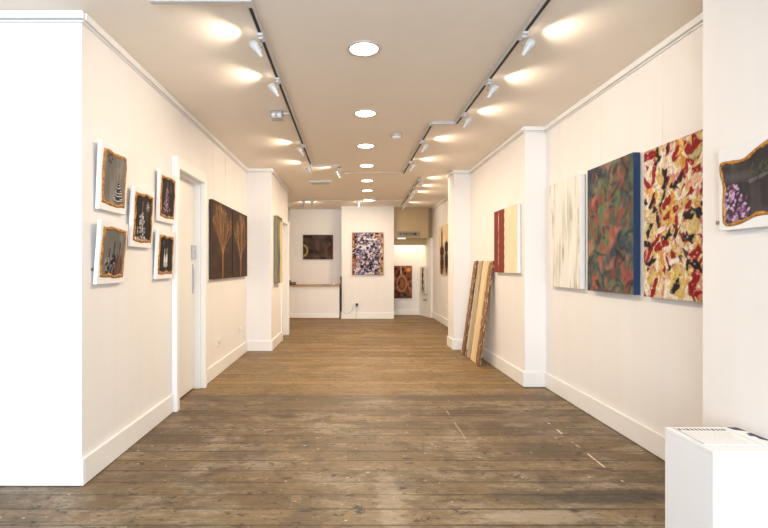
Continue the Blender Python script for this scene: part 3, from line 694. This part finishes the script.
# small wire card holder
we = empty('card_holder', (-.43, 11.60, .815)); tag(we, 'small white wire card stand on the counter beside the grey notebooks', 'stand')
bm = bmesh.new(); lathe(bm, [(.035, 0), (.035, .008), (.008, .014)], 16); obj('base', bm, M['white'], we)
bm = bmesh.new(); tube(bm, [(0, 0, .01), (-.005, 0, .10), (-.02, 0, .14), (-.035, 0, .12)], .004, 8); obj('stem', bm, M['chrome'], we)
bm = bmesh.new(); box(bm, .02, -.03, .015, .055, -.02, .075, 0, Matrix.Rotation(.2, 4, 'X')); obj('card', bm, M['paper'], we)
# black pole at the counter's end with its cables
pe = empty('black_pole', (-.212, 11.50, 0)); tag(pe, 'thin black pole standing at the right end of the counter', 'pole')
bm = bmesh.new(); lathe(bm, [(.018, 0), (.018, .012), (.009, .02), (.009, .2)], 12); obj('base', bm, M['steel'], pe)
bm = bmesh.new(); lathe(bm, [(.015, .2), (.015, 1.0), (.008, 1.03)], 12); obj('shaft', bm, M['black'], pe)
bm = bmesh.new(); box(bm, -.022, -.035, .93, .012, 0, 1.02); obj('clip_box', bm, M['black'], pe, .004)
def cable(pts, label, m, r=.004):
    P = [Vector(p) for p in pts]; o = []
    for i in range(len(P) - 1):
        p0, p1, p2, p3 = P[max(i - 1, 0)], P[i], P[i + 1], P[min(i + 2, len(P) - 1)]
        for s_ in range(6):
            t = s_ / 6; o.append(.5 * ((2 * p1) + (p2 - p0) * t + (2 * p0 - 5 * p1 + 4 * p2 - p3) * t * t + (3 * p1 - p0 - 3 * p2 + p3) * t ** 3))
    o.append(P[-1]); bm = bmesh.new(); tube(bm, o, r, 6); ob = obj('power_cable', bm, m); tag(ob, label, 'cable'); return ob
pl = empty('power_plug', (.165, YC - .001, .345)); tag(pl, 'black power plug in the back wall beside the white socket', 'plug')
obj('plug_body', boxes([(-.03, -.05, -.032, .03, -.014, .032)]), M['black'], pl, .006)
obj('mounting_plate', boxes([(-.0355, -.014, -.043, .0355, 0, .043)]), M['white'], pl, .002)
cable([(.165, YC - .03, .315), (.155, YC - .05, .2), (.15, YC - .045, .08), (.14, YC - .05, .006)], 'grey cable hanging from the black plug to the floor', M['greyline'])
cable([(.08, YC - .02, .30), (.05, YC - .03, .20), (-.03, YC - .03, .145), (-.12, YC - .04, .14), (-.19, 11.52, .20)], 'pale cable looping from the socket to the black pole', M['greyline'])
cable([(-.19, 11.52, .72), (-.15, 11.53, .6), (-.14, YC - .03, .4), (-.12, YC - .03, .2), (-.09, YC - .035, .15)], 'thin pale cable dropping beside the counter end', M['wire'])
# alarm box on the back wall
o = obj('alarm_sensor', boxes([(-.045, -.03, -.022, .045, 0, .022)]), M['white'], None, .006, (.04, YC, 2.44)); tag(o, 'small white sensor box high on the projecting back wall', 'sensor')

# alcove: sign, small lamp, light, door stop
e = empty('alcove_sign', (1.44, 11.775, 2.06)); tag(e, 'grey-green sign with small dark lettering on the bulkhead above the alcove', 'sign')
pn = obj('panel', boxes([(-.28, -.012, -.065, .28, 0, .065)]), M['signpanel'], e, .003)
bm = bmesh.new(); rr = random.Random(4); xx = -.22
while xx < .10:
    w_ = rr.uniform(.018, .034); box(bm, xx, -.0145, -.03, xx + .009, -.0115, .03)
    if rr.random() < .7: box(bm, xx, -.0145, .018 if rr.random() < .6 else -.03, xx + w_, -.0115, .03 if rr.random() < .6 else -.018)
    if rr.random() < .5: box(bm, xx + w_ - .008, -.0145, -.03, xx + w_, -.0115, .03)
    xx += w_ + .014
obj('lettering', bm, M['ink'], pn)
bm = bmesh.new(); vs = [bm.verts.new(p) for p in ((.14, -.0145, -.04), (.14, -.0145, .04), (.22, -.0145, 0), (.14, -.011, -.04), (.14, -.011, .04), (.22, -.011, 0))]
bm.faces.new(vs[:3]); bm.faces.new(vs[3:]); [bm.faces.new((vs[i], vs[(i + 1) % 3], vs[(i + 1) % 3 + 3], vs[i + 3])) for i in range(3)]
obj('arrow', bm, M['ink'], pn)
e = empty('strip_lamp', (1.265, 11.80, 1.97)); tag(e, 'short glowing strip lamp under the bulkhead below the sign', 'lamp')
obj('lamp_body', boxes([(-.10, -.03, -.012, .10, .03, 0)]), M['white'], e, .002)
obj('diffuser', boxes([(-.09, -.034, -.030, .09, .025, -.012)]), simple('strip_lamp_glow', (1, 1, 1), .4, emit=(1, .88, .62), es=1.6), e, .004)
e = empty('alcove_lamp', (1.42, 12.24, 2.2)); tag(e, 'warm lamp tucked behind the alcove lintel above the oval painting', 'lamp')
obj('lamp_body', boxes([(-.30, -.04, -.03, .30, .04, .1)]), M['white'], e, .004)
ld = bpy.data.lights.new('lamp_light', 'AREA'); ld.shape = 'RECTANGLE'; ld.size = .55; ld.size_y = .06; ld.energy = 9; ld.color = (1, .82, .58)
lb = bpy.data.objects.new('lamp_light', ld); COL.objects.link(lb); lb.parent = e; lb.location = (0, 0, -.035)
e = empty('wall_bracket', (1.90, 12.05, .43), (0, 0, R(-75))); tag(e, 'small grey knob bracket low on the alcove side wall below the edge-on painting', 'bracket')
bm = bmesh.new(); box(bm, -.05, -.02, -.02, .05, 0, .02); obj('plate', bm, M['signpanel'], e, .003)
bm = bmesh.new(); lathe(bm, [(.012, 0), (.012, .03), (.03, .04), (.03, .06), (.01, .07)], 12, Matrix.Rotation(R(90), 4, 'X')); obj('knob', bm, M['steel'], e)

# ------------------------------------------------------------------ leaning planks
PL = [(6.09, .16, 1.335, 'rough brown plank with white paint flecks, nearest of the four leaning planks', ((92, 58, 34), (150, 102, 60)), .9, .0),
      (6.33, .24, 1.34, 'pale cream bare plank, second nearest of the four leaning planks', ((206, 178, 132), (232, 210, 170)), .1, .01),
      (6.60, .20, 1.34, 'greyish worn plank, third of the four leaning planks', ((150, 132, 106), (196, 178, 148)), .3, .02),
      (6.86, .16, 1.345, 'brown paint-spotted plank, farthest of the four and beside the pier', ((88, 54, 32), (146, 96, 56)), .9, .0)]
for i, (yc, wd, L, lab, (ca, cb), fl, dx) in enumerate(PL):
    th = math.asin((.185 - dx) / L)
    bm = bmesh.new(); seg = 14; rr = random.Random(i + 5)
    rows = []
    for k in range(seg + 1):
        z = L * k / seg; a, b = rr.uniform(-.003, .003), rr.uniform(-.003, .003)
        if k == seg: zz = [z, z - rr.uniform(.0, .02)]
        else: zz = [z, z]
        rows.append([bm.verts.new(p) for p in ((-.024, -wd / 2 + a, zz[0]), (0, -wd / 2 + a, zz[0]), (0, wd / 2 + b, zz[1]), (-.024, wd / 2 + b, zz[1]))])
    for A_, B_ in zip(rows, rows[1:]):
        for k in range(4): bm.faces.new((A_[k], A_[(k + 1) % 4], B_[(k + 1) % 4], B_[k]))
    bm.faces.new(rows[0]); bm.faces.new(list(reversed(rows[-1])))
    o = obj('wooden_plank', bm, plank_mat('plank_wood', hexc(*ca), hexc(*cb), fl), None, .002, (XM - .003 - (.185 - dx), yc, .024 * math.sin(th) + .001), (0, th, 0))
    tag(o, lab, 'plank', 'planks leaning against the right wall')

# ------------------------------------------------------------------ plinth, papers
PX0, PX1, PY0, PY1, PZ = 1.445, 1.775, 1.91, 2.205, .515
pe = empty('display_plinth', ((PX0 + PX1) / 2, (PY0 + PY1) / 2, 0)); tag(pe, 'white square display plinth standing in the near right corner', 'plinth')
rel(obj('plinth_body', boxes([(PX0 + .001, PY0 + .001, 0, PX1 - .001, PY1 - .001, PZ - .018)]), M['plinth'], pe, .002), pe)
rel(obj('plinth_top', boxes([(PX0, PY0, PZ - .018, PX1, PY1, PZ)]), M['plinth'], pe, .002), pe)
# price list sheets
se = empty('price_list', (1.59, 2.08, PZ + .001), (0, 0, R(-1.5))); tag(se, 'white printed price list with a row of dark heading marks, lying on the plinth', 'paper')
bm = bmesh.new(); box(bm, -.125, -.10, 0, .10, .105, .002); sh = obj('sheet', bm, M['paper'], se)
bm = bmesh.new(); rr = random.Random(2); x = -.112
while x < .088:
    w_ = rr.uniform(.006, .012); box(bm, x, .070, .002, x + w_, .092, .0026); x += w_ + rr.uniform(.007, .010)
obj('heading', bm, M['ink'], sh)
bm = bmesh.new()
for k in range(11):
    z = .058 - k * .0135; x = -.108
    while x < .08 - .03 * rr.random():
        w_ = rr.uniform(.006, .02); box(bm, x, z, .002, x + w_, z + .0025, .0024); x += w_ + .004
obj('text_lines', bm, M['ring'], sh)
bm = bmesh.new(); box(bm, -.124, -.095, .002, -.119, .10, .0027); obj('margin_bar', bm, M['greyline'], sh)
ne = empty('leaflet', (1.735, 2.09, PZ + .001), (0, 0, R(2))); tag(ne, 'folded white leaflet with dark navy blocks at the right edge of the plinth', 'leaflet')
bm = bmesh.new(); box(bm, -.034, -.12, 0, .034, .105, .003); sh = obj('sheet', bm, M['paper'], ne)
def poly(bm, pts, z0, z1):
    a = [bm.verts.new((p[0], p[1], z0)) for p in pts]; b = [bm.verts.new((p[0], p[1], z1)) for p in pts]
    bm.faces.new(a); bm.faces.new(b); n = len(pts)
    for i in range(n): bm.faces.new((a[i], a[(i + 1) % n], b[(i + 1) % n], b[i]))
bm = bmesh.new(); poly(bm, [(-.016, .098), (.030, .098), (.033, .045), (-.008, .062)], .003, .0036); obj('navy_block', bm, M['navy'], sh)
bm = bmesh.new(); poly(bm, [(.006, .018), (.033, .024), (.033, -.085), (.004, -.05), (.012, -.02), (-.006, -.014)], .003, .0036); obj('navy_block', bm, M['navy'], sh)

# ------------------------------------------------------------------ ceiling fittings
def track(name, segs, label, parts_mat=M['trackwhite'], wd=.034, ht=.03, slot=True):
    e = empty(name, (segs[0][0], segs[0][1], CEIL)); tag(e, label, 'lighting track')
    for (x0, y0, x1, y1) in segs:
        ax0, ax1, ay0, ay1 = min(x0, x1), max(x0, x1), min(y0, y1), max(y0, y1); h = wd / 2
        dx, dy = (0, 1) if ax1 - ax0 < .12 and ay1 - ay0 > .2 else (1, 0)
        bm = bmesh.new(); vs = []
        q = [(x0 - h * dy, y0 - h * dx), (x1 - h * dy, y1 - h * dx), (x1 + h * dy, y1 + h * dx), (x0 + h * dy, y0 + h * dx)]
        lo_ = [bm.verts.new((p[0], p[1], CEIL - ht)) for p in q]; hi_ = [bm.verts.new((p[0], p[1], CEIL)) for p in q]
        bm.faces.new(lo_); bm.faces.new(hi_)
        for i in range(4): bm.faces.new((lo_[i], lo_[(i + 1) % 4], hi_[(i + 1) % 4], hi_[i]))
        rel(obj('track_body', bm, parts_mat, e, .002), e)
        if slot and dy:
            t = wd * .26; bm = bmesh.new()
            q = [(x0 - t, y0 + .03), (x1 - t, y1 - .02), (x1 + t, y1 - .02), (x0 + t, y0 + .03)]
            poly(bm, [(p[0], p[1]) for p in q], CEIL - ht - .0015, CEIL - ht + .004); rel(obj('track_slot', bm, M['slot'], e), e)
    return e
track('lighting_track', [(-.55, 2.62, -.55, 6.83), (-1.08, 2.60, -.533, 2.60), (-.55, 6.83, -.156, 6.83), (-.156, 6.83, -.156, 7.12)], 'white track with dark slot on the left side of the ceiling, nearest')
track('lighting_track', [(1.065, 2.2, 1.065, 4.80), (.82, 4.82, 1.08, 4.82), (.82, 4.84, .82, 7.36)], 'white stepped track with dark slot on the right side of the ceiling')
track('lighting_track', [(1.13, 7.7, 1.20, 11.1)], 'short far track on the right of the ceiling, before the alcove')
track('ceiling_conduit', [(-.156, 7.39, .82, 7.39)], 'thin conduit crossing the ceiling between the two long tracks', M['ring'], .016, .012)['category'] = 'conduit'
track('lighting_track', [(-1.05, 10.5, 1.15, 10.5)], 'thin track crossing the ceiling in front of the back wall', M['ring'], .022, .016)

def make_spot():
    e = empty('track_spotlight', (0, 0, 0))
    bm = bmesh.new(); box(bm, -.02, -.055, -.018, .02, .055, 0); box(bm, -.016, -.03, -.032, .016, .03, -.018); obj('adapter', bm, M['headwhite'], e, .003)
    bm = bmesh.new(); tube(bm, [(0, 0, -.03), (0, 0, -.045), (.012, 0, -.062), (.012, .0, -.078), (-.006, 0, -.088), (-.03, 0, -.084)], .0035, 8); obj('arm', bm, M['steel'], e)
    ax = Matrix.Translation((-.035, 0, -.088)) @ Matrix.Rotation(R(-32), 4, 'Y')      # local z of the lathe -> up and out
    bm = bmesh.new(); lathe(bm, [(.011, -.075), (.013, -.07), (.014, -.04), (.020, -.034), (.022, .0), (.031, .014), (.033, .05), (.030, .05), (.028, .046), (.026, .02)], 20, ax)
    for k in range(3):
        for j in range(10):
            a = 2 * PI * j / 10; box(bm, .020 * math.cos(a) - .002, .020 * math.sin(a) - .002, -.03 + k * .012, .0235 * math.cos(a) + .002, .0235 * math.sin(a) + .002, -.024 + k * .012, 0, ax)
    hd = obj('lamp_head', bm, M['headwhite'], e)
    bm = bmesh.new(); lathe(bm, [(.0255, .03), (.0255, .036), (.012, .040)], 20, ax); obj('bulb', bm, M['bulb'], hd)
    return e
spot0 = make_spot(); spot_ld = bpy.data.lights.new('lamp_light', 'SPOT'); spot_ld.energy = SPOT_W; spot_ld.color = (1, .83, .65)
spot_ld.spot_size = R(125); spot_ld.spot_blend = .8; spot_ld.shadow_soft_size = .02
first = True
def place_spot(x, y, z, side, label, yaw=0):
    global first
    if first: o = spot0; first = False
    else:
        o = spot0.copy(); COL.objects.link(o)
        for ch in [c for c in spot0.children if c.type == 'MESH']:
            c = ch.copy(); COL.objects.link(c); c.parent = o
            for g in ch.children:
                q = g.copy(); COL.objects.link(q); q.parent = c
    o.location = (x, y, z); rz = {'L': 0, 'R': PI, 'N': PI / 2}[side] + yaw; o.rotation_euler = (0, 0, rz); o.scale = (.86, .86, .86)
    tag(o, label, 'spotlight', 'track spotlights on the ceiling')
    l = bpy.data.objects.new('lamp_light', spot_ld); COL.objects.link(l); l.parent = o
    l.location = (-.085, 0, -.058); dv = Vector((-1, 0, -.12)); l.rotation_euler = dv.to_track_quat('-Z', 'Y').to_euler()
    return o
SZ = CEIL - .031
for i, (x, y) in enumerate([(-.55, 2.97), (-.55, 3.66), (-.55, 5.62), (-.55, 6.70)]):
    place_spot(x, y, SZ, 'L', 'white spotlight on the left track, %s from the camera' % ['nearest', 'second', 'third', 'fourth, by the track corner,'][i])
place_spot(-.156, 7.0, SZ, 'L', 'white spotlight hanging from the short end piece of the left track')
for i, (x, y) in enumerate([(1.065, 2.95), (1.065, 3.69), (1.065, 4.48)]):
    place_spot(x, y, SZ, 'R', 'white spotlight on the near part of the right track, %s from the camera' % ['nearest', 'second', 'third'][i])
for i, (x, y) in enumerate([(.82, 5.45), (.82, 6.5)]):
    place_spot(x, y, SZ, 'R', 'white spotlight on the stepped-in part of the right track, %s one' % ['nearer', 'farther'][i])
for i, (x, y) in enumerate([(1.133, 7.85), (1.149, 8.6), (1.163, 9.3), (1.19, 10.85)]):
    place_spot(x, y, SZ, 'R', 'small spotlight on the short far right track, %s from the camera' % ['nearest', 'second', 'third', 'last, over the alcove,'][i])
for x, lab in ((-.83, 'small spotlight on the crossing back track, above the counter painting'), (-1.02, 'small spotlight at the left end of the crossing back track'), (.18, 'small spotlight on the crossing back track, above the collage painting')):
    place_spot(x, 10.5, CEIL - .017, 'N', lab, PI)

# box transformer beside left track
e = empty('track_transformer', (-.685, 4.52, CEIL)); tag(e, 'grey metal box unit beside the left track, between second and third spotlights', 'transformer')
obj('housing', boxes([(-.055, -.05, -.075, .055, .05, 0)]), M['steel'], e, .006)
bm = bmesh.new()
for k in (-1, 1): lathe(bm, [(.02, -.004), (.022, .006), (.016, .014)], 16, Matrix.Translation((k * .027, -.05, -.045)) @ Matrix.Rotation(R(90), 4, 'X'))
obj('lens', bm, M['white'], e)
obj('mounting_arm', boxes([(.055, -.012, -.022, .11, .012, -.008)]), M['white'], e, .002)

# recessed downlights
DL = [(.094, 3.21), (.146, 4.56), (.19, 5.78), (.24, 6.91), (.29, 8.11), (.33, 9.16), (.39, 10.44)]
words = ['nearest, largest in view', 'second', 'third', 'fourth', 'fifth', 'sixth', 'seventh, farthest before the back wall']
def make_down():
    e = empty('recessed_downlight'); bm = bmesh.new()
    seg = 40; prof = [(.118, 0), (.118, -.004), (.110, -.009), (.098, -.008), (.092, -.002)]; rings = []
    for r, z in prof: rings.append([bm.verts.new((r * math.cos(2 * PI * i / seg), r * math.sin(2 * PI * i / seg), z)) for i in range(seg)])
    for A_, B_ in zip(rings, rings[1:]):
        for i in range(seg): bm.faces.new((A_[i], A_[(i + 1) % seg], B_[(i + 1) % seg], B_[i])).smooth = True
    obj('trim_ring', bm, M['ring'], e)
    bm = bmesh.new(); lathe(bm, [(.094, -.001), (.094, -.003), (.07, -.005), (.02, -.006)], 40); obj('lamp_lens', bm, M['glow'], e)
    return e
dn0 = make_down(); dld = bpy.data.lights.new('lamp_light', 'AREA'); dld.shape = 'DISK'; dld.size = .19; dld.energy = DOWN_W; dld.color = WARM
for i, (x, y) in enumerate(DL):
    if i == 0: o = dn0
    else:
        o = dn0.copy(); COL.objects.link(o)
        for ch in [c for c in dn0.children if c.type == 'MESH']:
            c = ch.copy(); COL.objects.link(c); c.parent = o
    o.location = (x, y, CEIL); tag(o, 'round recessed ceiling downlight, %s in the centre row' % words[i], 'ceiling light', 'recessed downlights along the ceiling')
    l = bpy.data.objects.new('lamp_light', dld); COL.objects.link(l); l.parent = o; l.location = (0, 0, -.012)
def disc(name, x, y, r, h, label, cat):
    e = empty(name, (x, y, CEIL)); tag(e, label, cat)
    bm = bmesh.new(); lathe(bm, [(r, 0), (r, -h * .45), (r * .92, -h * .5)], 28); obj('base', bm, M['ring'], e)
    bm = bmesh.new(); lathe(bm, [(r * .75, -h * .5), (r * .75, -h * .8), (r * .6, -h), (.005, -h * 1.02)], 28); obj('cover', bm, M['white'], e)
disc('smoke_detector', .51, 5.28, .068, .05, 'white round smoke detector on the ceiling right of the downlights', 'smoke detector')
disc('smoke_detector', .56, 10.3, .06, .045, 'small far smoke detector by the last downlight', 'smoke detector')
disc('ceiling_rose', -.06, 7.36, .05, .03, 'small grey round ceiling rose where the thin conduit starts', 'ceiling rose')
e = empty('emergency_light', (-.50, 8.15, CEIL)); tag(e, 'oblong white emergency light fitting on the ceiling left of the downlights', 'emergency light')
obj('housing', boxes([(-.19, -.09, -.03, .19, .09, 0)]), M['white'], e, .012)
obj('diffuser', boxes([(-.16, -.07, -.052, .16, .07, -.03)]), M['ring'], e, .014)
